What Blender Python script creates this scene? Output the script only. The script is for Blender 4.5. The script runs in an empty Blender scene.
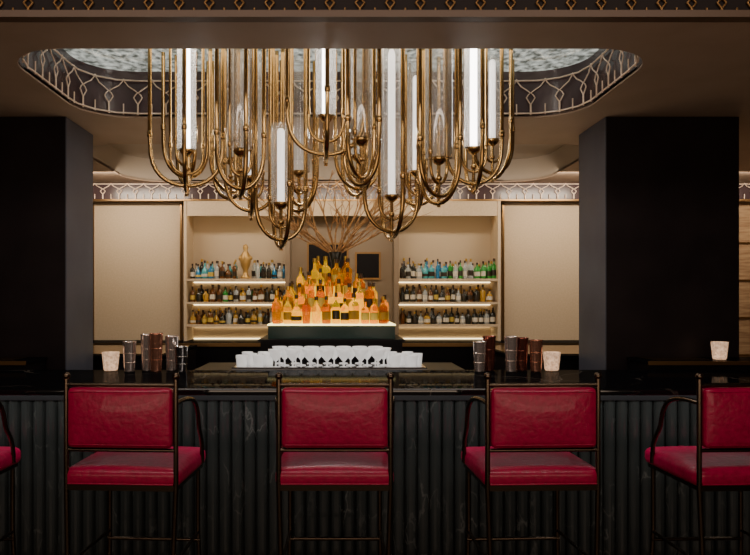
import bpy, math, random
from mathutils import Vector, Matrix
random.seed(7)
C = bpy.context.scene.collection

# ------------------------------------------------------------------ materials
def mat(name, col, rough=0.5, metal=0.0, emit=None, es=0.0, trans=0.0, coat=0.0, ior=1.45, spec=None):
    m = bpy.data.materials.new(name); m.use_nodes = True
    b = m.node_tree.nodes['Principled BSDF']
    b.inputs['Base Color'].default_value = (*col, 1)
    b.inputs['Roughness'].default_value = rough
    b.inputs['Metallic'].default_value = metal
    b.inputs['Transmission Weight'].default_value = trans
    b.inputs['Coat Weight'].default_value = coat
    b.inputs['IOR'].default_value = ior
    if spec is not None: b.inputs['Specular IOR Level'].default_value = spec
    if emit:
        b.inputs['Emission Color'].default_value = (*emit, 1)
        b.inputs['Emission Strength'].default_value = es
    return m

def noisy(m, c1, c2, scale=8, detail=5, bump=0.0, stretch=(1,1,1), lo=.35, hi=.65, emis=False):
    nt = m.node_tree; N = nt.nodes; L = nt.links
    b = N['Principled BSDF']
    tc = N.new('ShaderNodeTexCoord'); mp = N.new('ShaderNodeMapping')
    mp.inputs['Scale'].default_value = stretch
    no = N.new('ShaderNodeTexNoise'); no.inputs['Scale'].default_value = scale; no.inputs['Detail'].default_value = detail
    cr = N.new('ShaderNodeValToRGB')
    cr.color_ramp.elements[0].position = lo; cr.color_ramp.elements[1].position = hi
    cr.color_ramp.elements[0].color = (*c1, 1); cr.color_ramp.elements[1].color = (*c2, 1)
    L.new(tc.outputs['Object'], mp.inputs['Vector']); L.new(mp.outputs[0], no.inputs['Vector'])
    L.new(no.outputs['Fac'], cr.inputs[0]); L.new(cr.outputs[0], b.inputs['Base Color'])
    if emis: L.new(cr.outputs[0], b.inputs['Emission Color'])
    if bump:
        bp = N.new('ShaderNodeBump'); bp.inputs['Strength'].default_value = bump; bp.inputs['Distance'].default_value = .01
        L.new(no.outputs['Fac'], bp.inputs['Height']); L.new(bp.outputs[0], b.inputs['Normal'])
    return m

def marble(name, base, vein, scale, rough, width=.018, stretch=(1,1,1), spec=.5, polish=0):
    m = mat(name, base, rough, spec=spec); nt = m.node_tree; N = nt.nodes; L = nt.links
    b = N['Principled BSDF']
    tc = N.new('ShaderNodeTexCoord'); mp = N.new('ShaderNodeMapping'); mp.inputs['Scale'].default_value = stretch
    mp.inputs['Rotation'].default_value = (.3, .5, .4)
    no = N.new('ShaderNodeTexNoise'); no.inputs['Scale'].default_value = scale*1.2; no.inputs['Detail'].default_value = 6
    mx = N.new('ShaderNodeMix'); mx.data_type = 'VECTOR'; mx.inputs[0].default_value = .28
    vo = N.new('ShaderNodeTexVoronoi'); vo.feature = 'DISTANCE_TO_EDGE'; vo.inputs['Scale'].default_value = scale
    cr = N.new('ShaderNodeValToRGB')
    cr.color_ramp.elements[0].position = 0; cr.color_ramp.elements[0].color = (1,1,1,1)
    cr.color_ramp.elements[1].position = width; cr.color_ramp.elements[1].color = (0,0,0,1)
    n2 = N.new('ShaderNodeTexNoise'); n2.inputs['Scale'].default_value = scale*.9; n2.inputs['Detail'].default_value = 3
    c2 = N.new('ShaderNodeValToRGB'); c2.color_ramp.elements[0].position = .48; c2.color_ramp.elements[1].position = .66
    mu = N.new('ShaderNodeMath'); mu.operation = 'MULTIPLY'
    mc = N.new('ShaderNodeMix'); mc.data_type = 'RGBA'
    mc.inputs[6].default_value = (*base, 1); mc.inputs[7].default_value = (*vein, 1)
    L.new(tc.outputs['Object'], mp.inputs['Vector']); L.new(mp.outputs[0], no.inputs['Vector'])
    L.new(mp.outputs[0], mx.inputs[4]); L.new(no.outputs['Color'], mx.inputs[5])
    L.new(mx.outputs[1], vo.inputs['Vector']); L.new(vo.outputs['Distance'], cr.inputs[0])
    L.new(mp.outputs[0], n2.inputs['Vector']); L.new(n2.outputs['Fac'], c2.inputs[0])
    L.new(cr.outputs[0], mu.inputs[0]); L.new(c2.outputs[0], mu.inputs[1])
    L.new(mu.outputs[0], mc.inputs[0]); L.new(mc.outputs[2], b.inputs['Base Color'])
    if polish:
        g = N.new('ShaderNodeBsdfGlossy'); g.inputs['Roughness'].default_value = rough
        ms = N.new('ShaderNodeMixShader'); ms.inputs[0].default_value = polish
        L.new(b.outputs[0], ms.inputs[1]); L.new(g.outputs[0], ms.inputs[2]); L.new(ms.outputs[0], N['Material Output'].inputs[0])
    return m

def thin_glass(name, tint=(1,1,1), refl=.12, haze=0.0):
    m = bpy.data.materials.new(name); m.use_nodes = True; nt = m.node_tree; N = nt.nodes; L = nt.links
    N.remove(N['Principled BSDF']); out = N['Material Output']
    t = N.new('ShaderNodeBsdfTransparent'); t.inputs[0].default_value = (*tint, 1)
    g = N.new('ShaderNodeBsdfGlossy'); g.inputs['Roughness'].default_value = .04
    lw = N.new('ShaderNodeLayerWeight'); lw.inputs[0].default_value = .25
    ad = N.new('ShaderNodeMath'); ad.operation = 'ADD'; ad.inputs[1].default_value = refl; ad.use_clamp = True
    ms = N.new('ShaderNodeMixShader')
    L.new(lw.outputs['Fresnel'], ad.inputs[0])
    L.new(ad.outputs[0], ms.inputs[0]); L.new(t.outputs[0], ms.inputs[1]); L.new(g.outputs[0], ms.inputs[2])
    if haze:
        tl = N.new('ShaderNodeBsdfTranslucent'); tl.inputs[0].default_value=(1,.97,.93,1)
        m2 = N.new('ShaderNodeMixShader'); m2.inputs[0].default_value=haze
        L.new(ms.outputs[0], m2.inputs[1]); L.new(tl.outputs[0], m2.inputs[2]); L.new(m2.outputs[0], out.inputs[0])
    else: L.new(ms.outputs[0], out.inputs[0])
    return m

M_ceil = noisy(mat('ceiling_plaster', (.3,.22,.17), .6), (.30,.215,.155), (.34,.245,.18), 3)
M_ceilhi = mat('upper_ceiling_paint', (.012,.008,.007), .7, spec=.2)
M_trimb = mat('brown_lacquer_trim', (.09,.055,.035), .5, spec=.3)
M_recess = mat('recess_bronze_lacquer', (.06,.037,.04), .22)
M_recpale = mat('recess_champagne_plaster', (.30,.25,.2), .5)
M_mirror = noisy(mat('mirror_painted_glimmer', (.6,.62,.58), .05, .8, emit=(1,1,1), es=.75), (.12,.13,.11), (.80,.84,.76), 24, 9, .1, (1,.8,1), .36,.66,True)  # mirror ceiling; its bright reflections are painted as a glowing noise pattern
M_brass = mat('antique_brass', (.44,.28,.11), .2, 1)
M_brassd = mat('dark_brass', (.26,.15,.06), .35, 1)
M_brassf = mat('frieze_brass', (.17,.085,.025), .45, .6)
M_pale = mat('pale_gold', (.80,.63,.50), .4, .15)
M_pillar = noisy(mat('pillar_dark_lacquer', (.012,.01,.011), .4, spec=.2), (.008,.005,.006), (.012,.008,.009), 4)
M_pillars = noisy(mat('pillar_slate_panel', (.05,.055,.075), .45, spec=.4), (.058,.063,.086), (.070,.076,.102), 4)
M_black = mat('black_lacquer', (.005,.004,.005), .4, spec=.15)
M_marble = marble('black_marble_polished', (.004,.004,.005), (.11,.095,.08), 2.2, .06, .010, spec=0, polish=.08)
M_flute = marble('grey_veined_marble', (.020,.0215,.021), (.075,.072,.066), 4.5, .13, .03, (1.8,1.8,.8))
M_cream = noisy(mat('cream_wall_fabric', (.55,.45,.35), .7), (.52,.40,.265), (.57,.44,.30), 60, 3, .1)
M_taupe = mat('taupe_panel', (.22,.16,.105), .5)
M_niche = mat('niche_back', (.50,.39,.27), .6)
M_wood = noisy(mat('walnut_wood', (.2,.1,.05), .4), (.26,.15,.08), (.45,.30,.17), 4, 6, 0, (1,1,12))
M_floor = noisy(mat('dark_oak_floor', (.05,.03,.02), .35), (.03,.018,.012), (.07,.04,.025), 5, 5, 0, (1,8,1))
M_red = noisy(mat('crimson_leather', (.25,.004,.03), .34, coat=.15, spec=.35), (.225,.0003,.028), (.295,.0008,.039), 40, 4, .25)
M_frame = mat('dark_bronze_frame', (.10,.072,.052), .26, 1)
M_led = mat('led_strip', (1,.9,.75), emit=(1,.78,.42), es=5)
M_lamp = mat('lamp_tube_glow', (1,1,1), emit=(1,.95,.9), es=12)
M_lampd = mat('lamp_tube_dim', (1,1,1), emit=(1,.92,.85), es=1.6)
M_onyx = mat('backlit_onyx', (.8,.45,.03), emit=(1,.58,.03), es=1.1)
M_white = mat('onyx_edge_glow', (1,.95,.7), emit=(1,.82,.30), es=3)
M_tank = mat('green_glass_plinth', (.005,.026,.021), .15, spec=.3)
M_cglass = thin_glass('clear_cylinder_glass', (.96,.96,.96), .06, .13)
M_crystal = mat('crystal_stemware', (.95,.95,.95), .08, trans=.5, emit=(1,.97,.93), es=.15)  # weak emission paints the sparkle into the glass itself
M_votive = noisy(mat('votive_glass', (1,.8,.7), .2, trans=.3, emit=(1,.66,.42), es=.3),(.5,.36,.26),(1,.9,.8),60,2,.6)
M_twig = noisy(mat('twig_bark', (.2,.09,.05), .7), (.18,.08,.025), (.38,.20,.07), 30)
M_steel = mat('polished_steel', (.7,.68,.68), .15, 1)
M_copper = mat('copper_shaker', (.65,.30,.20), .2, .85)
M_dkcop = mat('dark_copper_shaker', (.30,.10,.07), .2, .9)
M_amber = mat('amber_liquor', (.90,.42,.0), .04, trans=.9, ior=1.3, emit=(1,.48,.0), es=.07)  # emission on the liquors paints in the glow of light through them
M_gold = mat('golden_liquor', (1,.68,.02), .04, trans=.9, ior=1.3, emit=(1,.66,.0), es=.14)  # light shining through is put in as self-glow
M_deep = mat('whisky_liquor', (.55,.20,.0), .04, trans=.9, ior=1.3, emit=(.9,.32,.0), es=.03)  # slight self-glow in place of transmitted light
M_label = mat('cream_label', (.50,.36,.06), .6)
M_label2 = mat('orange_label', (.30,.15,.01), .6)
M_label3 = mat('black_label', (.02,.012,.005), .5)
M_labelw = mat('ivory_label', (.6,.55,.45), .6)
M_cap = mat('bottle_cap_dark', (.04,.02,.01), .3)
M_capg = mat('bottle_cap_gold', (.65,.42,.08), .3, 1)
M_bclear = mat('clear_bottle', (.75,.8,.8), .1, trans=.6)
M_bblue = mat('blue_bottle', (.03,.25,.5), .1, trans=.4)
M_bteal = mat('teal_bottle', (.1,.5,.55), .1, trans=.4)
M_bgreen = mat('green_bottle', (.05,.4,.06), .1, trans=.4)
M_bdark = mat('dark_bottle', (.02,.02,.015), .1)
M_bbrown = mat('brown_bottle', (.16,.06,.015), .1, trans=.3)
M_bgold = mat('honey_bottle', (.6,.35,.05), .1, trans=.4)
M_ceram = mat('gold_ceramic', (.45,.27,.08), .35, .4)
M_steelp=mat('rose_steel',(.85,.72,.66),.18,.85)
M_waxg=mat('candle_wax_glow',(1,.8,.6),emit=(1,.7,.45),es=2)

# ------------------------------------------------------------------ mesh builder
class B:
    def __init__(s): s.v=[]; s.f=[]; s.m=[]; s.sm=[]; s.ms=[]
    def mi(s, m):
        if m not in s.ms: s.ms.append(m)
        return s.ms.index(m)
    def add(s, vs, fs, m, smooth=False):
        o=len(s.v); s.v += [tuple(p) for p in vs]; k=s.mi(m)
        for f in fs: s.f.append([i+o for i in f]); s.m.append(k); s.sm.append(smooth)
    def box(s, x0,x1,y0,y1,z0,z1,m):
        s.add([(x0,y0,z0),(x1,y0,z0),(x1,y1,z0),(x0,y1,z0),(x0,y0,z1),(x1,y0,z1),(x1,y1,z1),(x0,y1,z1)],
              [(3,2,1,0),(4,5,6,7),(0,1,5,4),(1,2,6,5),(2,3,7,6),(3,0,4,7)], m)
    def rbox(s, c, h, r, m, puff=(0,0,0), n=14):
        c=Vector(c); ts=[]
        for i in range(n+1):
            t=-1+2*i/n; ts.append(math.copysign(1-(1-abs(t))**1.5, t))
        for ax in range(3):
            for sg in (-1,1):
                vs=[];fs=[]
                for a in ts:
                    for b in ts:
                        u=[0,0,0]; u[ax]=sg; u[(ax+1)%3]=a; u[(ax+2)%3]=b
                        p=Vector((u[0]*h[0],u[1]*h[1],u[2]*h[2]))
                        q=Vector([max(-(h[i]-r),min(h[i]-r,p[i])) for i in range(3)])
                        d=p-q
                        if d.length>1e-9: p=q+d.normalized()*r
                        pf=[puff[i]*u[i]*max(0,1-u[(i+1)%3]**2)*max(0,1-u[(i+2)%3]**2) for i in range(3)]
                        p+=Vector(pf); vs.append(c+p)
                k=n+1
                for i in range(n):
                    for j in range(n):
                        q=[i*k+j,(i+1)*k+j,(i+1)*k+j+1,i*k+j+1]
                        fs.append(q if sg>0 else q[::-1])
                s.add(vs,fs,m,True)
    def lathe(s, c, prof, m, seg=14, smooth=True, capb=True, capt=True):
        vs=[];fs=[]
        for r,z in prof:
            for i in range(seg):
                a=2*math.pi*i/seg; vs.append((c[0]+r*math.cos(a), c[1]+r*math.sin(a), c[2]+z))
        for k in range(len(prof)-1):
            for i in range(seg):
                j=(i+1)%seg; fs.append([k*seg+i,k*seg+j,(k+1)*seg+j,(k+1)*seg+i])
        s.add(vs,fs,m,smooth)
        if capb and prof[0][0]>1e-4: s.add(vs[:seg],[list(range(seg))[::-1]],m)
        if capt and prof[-1][0]>1e-4: s.add(vs[-seg:],[list(range(seg))],m)
    def tube(s, pts, r, m, seg=8, r2=None):
        pts=[Vector(p) for p in pts]; n=len(pts); vs=[];fs=[]
        up=None
        for i in range(n):
            t=(pts[min(i+1,n-1)]-pts[max(i-1,0)]).normalized()
            if up is None:
                up = Vector((0,0,1)) if abs(t.z)<.9 else Vector((1,0,0))
            up=(up-t*up.dot(t)).normalized(); sd=t.cross(up)
            rr = r if r2 is None else r+(r2-r)*i/(n-1)
            for k in range(seg):
                a=2*math.pi*k/seg; vs.append(pts[i]+(up*math.cos(a)+sd*math.sin(a))*rr)
        for i in range(n-1):
            for k in range(seg):
                j=(k+1)%seg; fs.append([i*seg+k,i*seg+j,(i+1)*seg+j,(i+1)*seg+k])
        s.add(vs,fs,m,True)
        s.add(vs[:seg],[list(range(seg))[::-1]],m); s.add(vs[-seg:],[list(range(seg))],m)
    def ball(s,c,r,m,seg=12):
        s.lathe(c,[(r*math.sin(math.pi*i/8)+1e-5,-r*math.cos(math.pi*i/8)) for i in range(9)],m,seg)
    def obj(s, name, loc=(0,0,0), rotz=0):
        me=bpy.data.meshes.new(name); me.from_pydata([tuple(p) for p in s.v],[],s.f)
        for m in s.ms: me.materials.append(m)
        me.polygons.foreach_set('material_index', s.m); me.polygons.foreach_set('use_smooth', s.sm)
        me.update(); o=bpy.data.objects.new(name, me); C.objects.link(o)
        o.location=loc; o.rotation_euler=(0,0,rotz); return o

def bez(p0,p1,p2,p3,n=10):
    p0,p1,p2,p3=map(Vector,(p0,p1,p2,p3)); out=[]
    for i in range(n+1):
        t=i/n; out.append(p0*(1-t)**3+p1*3*t*(1-t)**2+p2*3*t*t*(1-t)+p3*t**3)
    return out

# ------------------------------------------------------------------ room shell
def simple(name, *a):
    b=B(); b.box(*a); return b.obj(name)
simple('floor', -4.9,4.9,-1.5,7.9,-.1,0,M_floor)
simple('wall_back', -4.9,4.9,7.75,7.9,0,3.5,M_taupe)
simple('wall_left', -5.0,-4.9,-1.5,7.9,0,3.5,M_taupe)
simple('wall_right', 4.9,5.0,-1.5,7.9,0,3.5,M_taupe)
simple('ceiling_upper', -4.9,4.9,-1.5,3.06,3.4,3.5,M_ceilhi)

def rrect(x0,x1,y0,y1,r,n=12):
    pts=[]
    for cx,cy,a0 in ((x1-r,y1-r,0),(x0+r,y1-r,90),(x0+r,y0+r,180),(x1-r,y0+r,270)):
        for i in range(n+1):
            a=math.radians(a0+90*i/n); pts.append((cx+r*math.cos(a),cy+r*math.sin(a)))
    return pts
def holed(name, outer, holes, z0, z1, m):
    cu=bpy.data.curves.new(name,'CURVE'); cu.dimensions='2D'; cu.fill_mode='BOTH'; cu.extrude=(z1-z0)/2
    for loop in [outer]+holes:
        sp=cu.splines.new('POLY'); sp.points.add(len(loop)-1)
        for i,p in enumerate(loop): sp.points[i].co=(p[0],p[1],0,1)
        sp.use_cyclic_u=True
    t=bpy.data.objects.new('tmp',cu); C.objects.link(t); t.location=(0,0,(z0+z1)/2)
    bpy.context.view_layer.update()
    dg=bpy.context.evaluated_depsgraph_get(); me=bpy.data.meshes.new_from_object(t.evaluated_get(dg))
    o=bpy.data.objects.new(name,me); o.location=t.location; C.objects.link(o)
    me.materials.clear(); me.materials.append(m)
    bpy.data.objects.remove(t); return o
op=(-1.69,1.62,3.44,4.75)
op2=(-2.15,2.15,5.55,7.33)
hole1=rrect(*op,.34); hole2=rrect(*op2,.4)
holed('ceiling', [(-4.9,3.10),(4.9,3.10),(4.9,7.75),(-4.9,7.75)], [hole1[::-1],hole2[::-1]], 2.735,2.76,M_ceil)

def lattice(b, path, z0, z1, period, r, m, closed=False, rails=(True,True)):
    L=[0]
    P=[Vector((p[0],p[1],0)) for p in path]
    if closed: P=P+[P[0]]
    for i in range(1,len(P)): L.append(L[-1]+(P[i]-P[i-1]).length)
    def at(s):
        s=max(0,min(L[-1]-1e-6,s))
        for i in range(1,len(L)):
            if L[i]>=s:
                t=(s-L[i-1])/max(1e-9,(L[i]-L[i-1])); return P[i-1].lerp(P[i],t)
    n=max(1,round(L[-1]/period)); pr=L[-1]/n; h=z1-z0
    for k in range(n):
        c=(k+.5)*pr
        for sg in (-1,1):
            prof=[(0.01,0),(0.01,.30),(.09,.40),(.15,.48),(.09,.56),(0.01,.62),(.14,.70),(.34,.80),(.46,.92),(.5,1)]
            pts=[]
            for u,w in prof:
                q=at(c+sg*u*pr); pts.append((q.x,q.y,z0+w*h))
            b.tube(pts,r,m,5)
        q=at(c+.5*pr); b.tube([(q.x,q.y,z0),(q.x,q.y,z0+.3*h)],r,m,5)
    step=[at(L[-1]*i/60) for i in range(61)]
    for z,f in zip((z0+.01,z1-.01),rails):
        if f: b.tube([(q.x,q.y,z) for q in step],r*1.3,m,5)

b=B(); n=len(hole1)
b.add([(p[0],p[1],2.745) for p in hole1]+[(p[0],p[1],3.05) for p in hole1],[[i,(i+1)%n,n+(i+1)%n,n+i] for i in range(n)],M_recess,True)
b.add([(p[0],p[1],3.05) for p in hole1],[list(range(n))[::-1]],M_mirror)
lattice(b,rrect(op[0]+.02,op[1]-.02,op[2]+.02,op[3]-.02,.32),2.75,2.99,.19,.0045,M_pale,True)
b.obj('ceiling_recess_front')
b=B(); n=len(hole2)
b.add([(p[0],p[1],2.745) for p in hole2]+[(p[0],p[1],2.97) for p in hole2],[[i,(i+1)%n,n+(i+1)%n,n+i] for i in range(n)],M_recpale,True)
b.add([(p[0],p[1],2.97) for p in hole2],[list(range(n))[::-1]],M_recpale)
b.obj('ceiling_recess_rear')

b=B(); b.box(-4.9,4.9,3.06,3.10,2.76,3.45,M_ceilhi); b.box(-4.9,4.9,3.04,3.10,2.73,2.76,M_trimb)
lattice(b,[(-2.2,3.05),(2.4,3.05)],2.735,2.86,.13,.005,M_brassf,False,(False,False))
b.obj('trim_ceiling_fascia')
b=B(); b.box(-4.85,4.85,7.38,7.42,2.56,2.735,M_recess); b.box(-4.85,4.85,7.36,7.42,2.545,2.56,M_brassd)
lattice(b,[(-4.6,7.365),(4.8,7.365)],2.565,2.73,.17,.005,M_pale,False,(False,True))
b.box(-4.85,4.85,7.42,7.75,2.545,2.735,M_taupe)
b.obj('trim_back_frieze')

# ------------------------------------------------------------------ pillars
for x0,x1,sgn in ((-2.72,-1.825,1),(1.81,2.70,-1)):
    b=B(); b.box(x0,x1,4.7,5.22,0,2.73,M_pillar)
    xi = x1 if sgn>0 else x0
    b.box(min(xi,xi+.006*sgn),max(xi,xi+.006*sgn),4.705,5.22,0,2.73,M_pillars)
    b.box(x0-.01,x1+.01,4.69,5.23,0,.12,M_brassd)
    b.obj('pillar')
for x0,x1 in ((-3.4,-1.95),(1.95,3.4)):
    b=B(); b.box(x0,x1,4.37,4.685,0,1.10,M_black); b.box(x0-.01,x1+.01,4.36,4.688,1.10,1.118,M_marble)
    b.box(x0-.014,x1+.014,4.352,4.36,1.095,1.12,M_brassd)
    if x0>0: b.box(x0+.05,x0+.42,4.45,4.66,1.118,1.122,M_brass)
    else: b.box(x1-.60,x1-.1,4.45,4.66,1.118,1.122,M_brass)
    b.obj('service_ledge')

# ------------------------------------------------------------------ main bar
b=B()
b.rbox((0,3.885,1.05),(3.6,.465,.02),.012,M_marble,n=6)
b.box(-3.6,3.6,3.66,4.34,.975,1.03,M_black)
b.box(-3.6,3.6,3.75,4.34,0,.975,M_black)
per=.066; n=int(7.2/per); vs=[];fs=[]
prof=[]
for k in range(n):
    for j in range(8):
        a=math.pi*j/8; x=-3.6+k*per+per*.5-per*.47*math.cos(a); prof.append((x,3.735-per*.5*math.sin(a)))
prof.append((3.6,3.735))
for x,y in prof: vs+= [(x,y,.10),(x,y,.975)]
for i in range(len(prof)-1): fs.append([2*i,2*i+2,2*i+3,2*i+1])
b.add(vs,fs,M_flute,False)
b.box(-3.6,3.6,3.69,3.75,0,.10,M_black)
b.obj('bar_counter')
b=B()
b.tube([(-3.5,3.60,.12),(3.5,3.60,.12)],.018,M_brassd,10)
for x in (-3,-1.4,-.45,.45,1.4,3): b.tube([(x,3.60,.12),(x,3.69,.12)],.012,M_brassd)
b.obj('foot_rail')

# ------------------------------------------------------------------ stools
def stool(x, rot=0):
    b=B()
    for sx in (-1,1):
        b.tube([(sx*.245,-.215,1.155),(sx*.245,-.215,.68),(sx*.235,-.225,.35),(sx*.25,-.25,0)],.0115,M_frame,8)
        b.ball((sx*.245,-.215,1.166),.017,M_frame)
        b.tube([(sx*.225,.235,.68),(sx*.225,.235,.35),(sx*.235,.25,0)],.0115,M_frame,8)
        p=bez((sx*.248,-.215,1.05),(sx*.27,-.05,1.065),(sx*.275,.03,1.04),(sx*.273,.06,.93),10)
        p+=bez((sx*.273,.06,.93),(sx*.271,.08,.84),(sx*.268,.16,.86),(sx*.262,.17,.70),10)[1:]
        b.tube(p,.011,M_frame,8)
        b.tube([(sx*.235,-.225,.34),(sx*.225,.235,.34)],.008,M_frame,8)
        b.box(sx*.24-.009,sx*.24+.009,-.21,.24,.665,.69,M_frame)
    b.tube([(-.245,-.215,1.128),(.245,-.215,1.128)],.009,M_frame,8)
    b.tube([(-.245,-.215,.842),(.245,-.215,.842)],.009,M_frame,8)
    b.rbox((0,-.215,.985),(.232,.03,.132),.022,M_red,(0,.012,0))
    for z in (1.1,.87): b.tube([(-.215,-.246,z),(.215,-.246,z)],.0025,M_red,6)
    b.box(-.24,.24,-.224,-.206,.665,.69,M_frame); b.box(-.24,.24,.226,.244,.665,.69,M_frame)
    b.rbox((0,.025,.718),(.262,.250,.042),.034,M_red,(0,0,.024),n=18)
    b.tube([(-.235,-.226,.695),(.235,-.226,.695)],.004,M_red,6)
    for y in (-.225,.235): b.tube([(-.235,y,.30),(.235,y,.30)],.010,M_frame,8)
    return b.obj('bar_stool',(x,3.285,0),rot)
for x,r in ((-1.86,-.03),(-.935,-.06),(-.01,0),(.895,.04),(1.82,.04)): stool(x,r)

# ------------------------------------------------------------------ bottles
def bottle(b, x,y,z, h, r, gm, lm, cm, square=False, seg=12, kind=0):
    sh=h*random.uniform(.55,.66)
    if kind==1: prof=[(r*.9,0),(r*1.15,h*.08),(r*1.2,h*.3),(r*.9,h*.5),(r*.35,h*.62),(r*.3,h*.85)]
    elif kind==2: prof=[(r*.8,0),(r*.85,h*.1),(r,h*.5),(r*.95,h*.6),(r*.4,h*.7),(r*.3,h*.9)]
    else: prof=[(r*.92,0),(r,h*.03),(r,sh),(r*.8,sh+h*.06),(r*.34,sh+h*.12),(r*.30,h*.9)]
    z+=.001
    b.lathe((x,y,z),prof,gm,seg)
    b.lathe((x,y,z+h*.86),[(r*.40,0),(r*.40,h*.14)],cm,8)
    if kind==0: b.lathe((x,y,z+h*.15),[(r*1.03,0),(r*1.03,h*.28)],lm,seg,True,False,False)
    elif kind==1: b.lathe((x,y,z+h*.12),[(r*1.2,0),(r*1.225,h*.14)],lm,seg,True,False,False)

def shelf_row(name,x0,x1,y,z,h,mats,rows=2,skip=None):
    b=B()
    for rI in range(rows):
        x=x0+.01+rI*.02
        while x<x1-.03:
            r=random.uniform(.022,.034); hh=h*random.uniform(.68,1)
            x+=r
            if not(skip and skip[0]<x<skip[1]):
                g=random.choice(mats(x) if callable(mats) else mats)
                bottle(b,x,y+rI*.1+random.uniform(-.01,.01),z,hh,r,g,random.choice([M_label,M_labelw,M_label3,M_label3,M_labelw]),random.choice([M_cap,M_capg,M_cap]),kind=random.choice([0,0,0,1,2]),seg=10)
            x+=r+random.uniform(.003,.012)
    return b.obj(name)

# ------------------------------------------------------------------ back bar cabinet
b=B()
X0,X1=-1.61,1.72; cl,cr_=-.525,.62
b.box(X0,X1,7.70,7.745,1.07,2.54,M_niche)
b.box(X0,X1,7.36,7.70,2.42,2.54,M_cream)
b.box(X0,X1,7.36,7.38,2.385,2.42,M_cream)
for x in (X0,X1-.03): b.box(x,x+.03,7.35,7.70,1.07,2.54,M_cream)
for x in (cl-.02,cr_-.02): b.box(x,x+.05,7.35,7.70,1.07,2.40,M_taupe)
b.box(cl+.03,cr_-.02,7.60,7.70,1.07,2.40,M_taupe)
b.box(cl+.2,cl+.65,7.575,7.60,1.72,2.12,M_brassd); b.box(cl+.22,cl+.63,7.57,7.575,1.74,2.10,M_black)
b.box(cl+.72,cl+1.0,7.575,7.60,1.72,2.02,M_brassd); b.box(cl+.74,cl+.98,7.57,7.575,1.74,2.0,M_black)
zs=(1.725,1.48,1.243)
for a,c in ((X0+.03,cl-.02),(cr_+.03,X1-.03)):
    for z in zs:
        b.box(a,c,7.36,7.70,z-.025,z,M_cream)
        b.box(a+.01,c-.01,7.68,7.69,z-.036,z-.026,M_led)
    b.box(a+.01,c-.01,7.40,7.42,2.405,2.419,M_led)
    b.box(a+.01,c-.01,7.68,7.69,1.071,1.081,M_led)
b.obj('back_bar_shelving')
b=B(); b.box(-2.6,2.7,7.02,7.745,0,1.035,M_black); b.box(-2.62,2.72,6.99,7.745,1.035,1.069,M_marble); b.box(-2.62,2.72,6.982,6.99,1.035,1.069,M_brassd)
b.obj('rear_counter')
for i,(a,c) in enumerate(((-2.62,-1.66),(1.77,2.75))):
    b=B(); b.box(a,c,7.50,7.745,1.07,2.54,M_cream)
    for x in (a,c-.02): b.box(x,x+.02,7.485,7.50,1.07,2.54,M_brassd)
    b.obj('trim_wall_panel_%d'%(i+1))
b=B(); b.box(2.78,4.85,7.5,7.745,0,2.54,M_wood)
for z in (.9,1.3,1.7,2.1): b.box(2.78,4.85,7.49,7.5,z,z+.02,M_brassd)
b.obj('trim_wood_wall_panel')

AM=[M_amber,M_gold,M_deep,M_gold,M_gold,M_amber]
mixL=[M_bclear,M_bclear,M_bbrown,M_bblue,M_bteal,M_bdark]
mixD=[M_bdark,M_bbrown,M_bdark,M_bclear,M_bgold]
la,lb,ra,rb=X0+.04,cl-.03,cr_+.04,X1-.04
shelf_row('liquor_bottles',la,lb,7.44,zs[0],.22,mixL,skip=(-1.05,-.9))
shelf_row('liquor_bottles',la,lb,7.44,zs[1],.19,mixD+[M_bgold,M_bgreen])
shelf_row('liquor_bottles',la,lb,7.44,zs[2],.18,mixD+[M_bgold,M_bclear])
shelf_row('liquor_bottles',ra,rb,7.44,zs[0],.23,lambda x:[M_bteal,M_bteal,M_bblue,M_bclear] if .85<x<1.2 else ([M_bgreen,M_bgreen,M_bclear] if x>1.2 else mixD))
shelf_row('liquor_bottles',ra,rb,7.44,zs[1],.19,mixD+[M_bclear])
shelf_row('liquor_bottles',ra,rb,7.44,zs[2],.18,mixD+[M_bdark])
b=B(); b.lathe((-.975,7.46,zs[0]+.001),[(.05,0),(.055,.02),(.03,.04),(.025,.09),(.05,.14),(.06,.2),(.045,.26),(.02,.30),(.03,.33),(.02,.36),(.001,.37)],M_ceram)
b.ball((-1.02,7.46,zs[0]+.22),.03,M_ceram); b.ball((-.93,7.46,zs[0]+.22),.03,M_ceram)
b.obj('ceramic_figurine')

# ------------------------------------------------------------------ bottle pyramid island
cx=-.045; b=B()
b.box(cx-.58,cx+.58,5.72,6.5,0,1.16,M_black); b.box(cx-.6,cx+.6,5.70,6.52,1.16,1.178,M_black)
b.box(cx-.525,cx+.525,5.78,6.46,1.178,1.288,M_tank); b.box(cx-.53,cx+.53,5.775,6.465,1.288,1.30,M_white)
tiers=[(.50,5.80,1.30),(.41,5.90,1.40),(.31,6.0,1.51),(.19,6.1,1.62)]
for w,y,z in tiers[1:]:
    b.box(cx-w,cx+w,y,6.44-.03*(z-1.3)*10,1.30,z,M_onyx)
b.obj('backlit_display_plinth')
b=B()
for k,(w,y,z) in enumerate(tiers):
    x=cx-w+.04
    while x<cx+w-.02:
        r=random.uniform(.032,.045); hh=random.uniform(.21,.28)
        bottle(b,x,y+.05,z,hh,r,random.choice(AM),random.choice([M_label,M_label2,M_label3,M_label,M_label3]),random.choice([M_cap,M_capg,M_cap]),kind=random.choice([0,0,1,2,0]),seg=14)
        x+=2*r+.008
    if k<3:
        for sx in (-1,1):
            yy=y+.15
            while yy<6.38:
                bottle(b,cx+sx*(w-.05),yy,z,random.uniform(.2,.27),.036,random.choice(AM),M_label,M_cap,seg=10); yy+=.09
for x in (-.12,.12): bottle(b,cx+x,6.24,1.62,.27,.036,random.choice(AM),M_label,M_capg)
b.obj('whisky_bottles')
b=B(); bx=cx+.03; by=6.31
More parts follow.
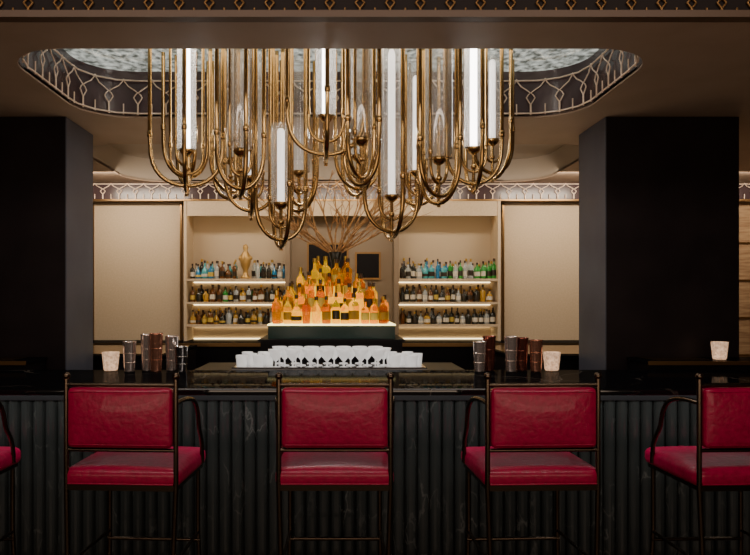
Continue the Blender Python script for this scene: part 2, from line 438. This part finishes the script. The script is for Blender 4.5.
b.lathe((bx,by,1.621),[(.05,0),(.06,.02),(.05,.12),(.035,.2),(.055,.28),(.06,.31)],M_bdark,16,capt=False)
def branch(p,d,L,r,depth):
    pts=[p]; n=8
    for i in range(n):
        d=(d+Vector((random.uniform(-.2,.2),random.uniform(-.2,.2),random.uniform(-.10,.14)))).normalized()
        q=p+d*(L/n)
        if q.z>2.62:
            d.z=-abs(d.z)*.2; q=p+d*(L/n)
        p=q; pts.append(p.copy())
        if depth>0 and i>0 and random.random()<.48:
            dd=(d+Vector((random.uniform(-.8,.8),random.uniform(-.5,.5),random.uniform(-.2,.4)))).normalized()
            branch(p.copy(),dd,L*random.uniform(.35,.6),r*.65,depth-1)
    b.tube(pts,r,M_twig,5,r2=r*.4)
for i in range(22):
    a=-1+2*(i+.5)/22
    b.tube([(bx+a*.01,by,1.66),(bx+a*.045,by,1.93)],.006,M_twig,5)
    branch(Vector((bx+a*.045,by,1.92)),Vector((a*1.6,random.uniform(-.35,.3),.8)).normalized(),random.uniform(.55,.8),.0085,2)
b.obj('vase_of_branches')

# ------------------------------------------------------------------ glassware station
b=B(); b.box(-.95,.85,4.75,5.3,0,1.0,M_black); b.box(-.97,.87,4.73,5.32,1.0,1.025,M_black)
b.obj('cocktail_station')
b=B()
b.box(-.72,.62,4.79,5.24,1.0255,1.033,M_steel); b.box(-.72,.62,4.785,4.79,1.0255,1.04,M_steel)
b.obj('serving_tray')
b=B()
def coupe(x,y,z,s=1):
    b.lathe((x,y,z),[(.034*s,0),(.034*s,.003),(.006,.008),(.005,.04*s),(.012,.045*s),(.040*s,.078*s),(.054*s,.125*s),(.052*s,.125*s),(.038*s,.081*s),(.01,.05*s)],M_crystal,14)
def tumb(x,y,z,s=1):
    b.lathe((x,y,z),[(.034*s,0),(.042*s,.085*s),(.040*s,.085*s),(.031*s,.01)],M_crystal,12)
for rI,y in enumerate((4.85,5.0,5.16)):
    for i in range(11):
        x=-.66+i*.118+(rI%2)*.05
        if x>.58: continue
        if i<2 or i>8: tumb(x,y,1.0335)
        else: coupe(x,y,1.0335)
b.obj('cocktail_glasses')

for x0,x1 in ((-2.55,-1.35),(1.35,2.6)):
    b=B(); b.box(x0,x1,5.45,6.7,0,1.04,M_black); b.box(x0-.01,x1+.01,5.44,6.71,1.04,1.07,M_marble); b.box(x0+.03,x1-.03,5.55,6.6,1.07,1.074,M_brass)
    b.obj('side_service_counter')

# ------------------------------------------------------------------ votives and shakers
def votive(x,y,z):
    b=B()
    seg=20; vs=[];fs=[]
    pr=[(.036,0),(.04,.01),(.045,.06),(.050,.112),(.045,.112),(.039,.02)]
    for r,zz in pr:
        for i in range(seg):
            a=2*math.pi*i/seg; rr=r*(1+(.05 if i%2 else -.05)); vs.append((rr*math.cos(a),rr*math.sin(a),zz))
    for k in range(len(pr)-1):
        for i in range(seg):
            j=(i+1)%seg; fs.append([k*seg+i,k*seg+j,(k+1)*seg+j,(k+1)*seg+i])
    b.add(vs,fs,M_votive); b.add(vs[:seg],[list(range(seg))[::-1]],M_votive)
    b.lathe((0,0,.018),[(.03,0),(.03,.04),(.004,.042),(.004,.05),(.008,.06),(.001,.08)],M_waxg,12)
    return b.obj('votive_candle',(x,y,z))
votive(-1.38,4.27,1.071); votive(1.31,4.27,1.071); votive(2.46,4.5,1.119)

def shakers(name,xs,y):
    b=B()
    for i,(x,h,mm) in enumerate(xs):
        yy=y+(i%2)*.06
        b.lathe((x,yy,1.071),[(.030,0),(.032,.005),(.040,h*.97),(.042,h),(.039,h),(.031,.02)],mm,20)
        for zz in (.3,.6): b.lathe((x,yy,1.071+h*zz),[(.0335+.008*zz,-.002),(.0355+.008*zz,0),(.0335+.008*zz,.002)],mm,20,True,False,False)
    return b.obj(name)
shakers('cocktail_shakers',[(-1.25,.18,M_steelp),(-1.16,.22,M_steelp),(-1.09,.23,M_copper),(-1.01,.21,M_steelp),(-.94,.15,M_steel)],4.22)
shakers('cocktail_shakers',[(.86,.18,M_steelp),(.93,.21,M_dkcop),(1.05,.21,M_steelp),(1.13,.20,M_dkcop),(1.20,.19,M_copper)],4.22)

# ------------------------------------------------------------------ chandelier
b=B()
ZT=3.045
def unit(x,d,z,R,ang,lamp,lamph=None,glass=.055,gh=.6):
    for k in range(2):
        a=ang+k*math.pi/2; ux,uy=math.cos(a),math.sin(a)
        for RR,dz in ((R,.26),(R*.45,.13)):
            if k==1 and RR!=R: continue
            zs_=z+.06 if RR==R else z+.0
            pts=[(x-ux*RR,d-uy*RR,ZT)]
            for i in range(17):
                t=math.pi*i/16; pts.append((x-ux*RR*math.cos(t),d-uy*RR*math.cos(t),zs_-(dz+.04*(k))*math.sin(t)**.7))
            pts.append((x+ux*RR,d+uy*RR,ZT))
            rt=.0125 if RR==R else .009
            b.tube(pts,rt,M_brass,8)
            for sg in (-1,1): b.lathe((x+sg*ux*RR,d+sg*uy*RR,zs_+.02),[(rt,0),(rt+.004,.005),(rt+.004,.03),(rt,.035)],M_brass,8)
    b.tube([(x,d,z-.26),(x,d,z)],.010,M_brass)
    b.ball((x,d,z-.1),.018,M_brass)
    b.lathe((x,d,z-.03),[(.01,0),(.026,.01),(.04,.03),(.042,.045),(.03,.045)],M_brass,14)
    H=lamph or (ZT-z-.02)
    if lamp: b.lathe((x,d,z+.015),[(.021,0),(.021,H*.97),(.012,H)],lamp,12)
    if glass:
        g=min(gh,ZT-z-.02); b.lathe((x,d,z+.01),[(glass,0),(glass,g)],M_cglass,20,True,False,False)
    for i in range(3):
        a=ang+i*2.1; b.tube([(x,d,z-.02),(x+.052*math.cos(a),d+.052*math.sin(a),z+.012)],.004,M_brass,5)
unit(-.88,4.10,2.367,.21,.15,M_lamp)
unit(-.67,4.42,2.38,.17,.9,None,None,.075,.8)
unit(-.32,4.00,2.043,.15,.4,M_lampd,.42,.06,.45)
unit(-.53,4.32,2.25,.16,.2,M_lampd,.7,.07,.8)
unit(-.06,3.80,2.488,.21,.05,M_lamp)
unit(.13,4.42,2.40,.17,.6,None,None,.075,.8)
unit(.32,4.10,2.10,.17,.3,M_lampd,.85,.065,.9)
unit(.56,3.85,2.27,.15,.7,None,None,.075,.8)
unit(.80,4.10,2.38,.17,.1,M_lamp)
unit(.98,4.42,2.50,.17,.5,M_lampd,.5,.06)
unit(-.24,4.42,2.30,.15,.9,None,None,.07,.7)
unit(-.52,3.78,2.30,.13,.35,None,None,.06,.7)
unit(.50,4.42,2.30,.15,.2,M_lampd,.6,.06,.7)
unit(-.96,4.45,2.48,.15,.6,None,None,.065,.6)
unit(.13,3.78,2.36,.12,.9,None,None,.06,.7)
b.lathe((-.03,4.1,ZT-.02),[(.12,0),(.12,.02)],M_brass,24)
b.obj('chandelier')

# ------------------------------------------------------------------ lights
def area(name,loc,rot,sx,sy,e,col=(1,.83,.64)):
    l=bpy.data.lights.new(name,'AREA'); l.shape='RECTANGLE'; l.size=sx; l.size_y=sy; l.energy=e; l.color=col
    o=bpy.data.objects.new(name,l); C.objects.link(o); o.location=loc; o.rotation_euler=[math.radians(a) for a in rot]; return o
area('panel_light_left',(-2.13,6.7,2.70),(40,0,0),.8,.1,15)
area('panel_light_right',(2.27,6.7,2.70),(40,0,0),.8,.1,15)
area('wood_panel_fill',(3.9,6.7,2.70),(40,0,0),1.2,.1,14)  # added fill to brighten the wood panel, no fixture modelled
area('shelf_wash',(.07,6.6,2.72),(42,0,0),2.8,.1,20)
area('rear_cove_light',(0,6.4,2.78),(180,0,0),3.4,1.0,3)
area('stool_downlight',(0,1.6,3.2),(38,0,0),4.5,.3,46,(1,.86,.76))
area('bar_downlight',(0,4.1,3.02),(0,0,0),2.2,.5,6)
area('glass_fill',(-.05,4.95,2.70),(0,0,0),1.2,.1,16,(1,.95,.9))  # added light that brightens the glasses, not an actual spot
area('under_counter_strip',(0,3.50,1.02),(28,0,0),6.5,.03,14,(.97,1,.95))
area('ceiling_fill_bar',(0,5.3,1.5),(180,0,0),3.0,.3,8)  # invented fill, lifts the ceiling tone from above the bar
area('branch_fill',(0,6.0,2.72),(25,0,0),.8,.1,7,(1,.85,.6))  # extra light put in so the twigs stand out, no real lamp
area('room_fill',(0,-1.0,1.6),(118,0,0),6,1.5,52,(1,.74,.54))
area('ceiling_fill_front',(0,.3,.9),(135,0,0),5,.3,14,(1,.76,.55))  # unseen fill added out of frame to lighten the front ceiling
w=bpy.data.worlds.new('w'); bpy.context.scene.world=w; w.use_nodes=True
w.node_tree.nodes['Background'].inputs[0].default_value=(.8,.6,.45,1); w.node_tree.nodes['Background'].inputs[1].default_value=.06

# ------------------------------------------------------------------ camera
cam=bpy.data.cameras.new('camera'); co=bpy.data.objects.new('camera',cam); C.objects.link(co)
co.location=(0,0,1.5); co.rotation_euler=(math.radians(90),0,0)
cam.sensor_width=36; cam.lens=33.6; cam.shift_x=.0507; cam.shift_y=.03
bpy.context.scene.camera=co
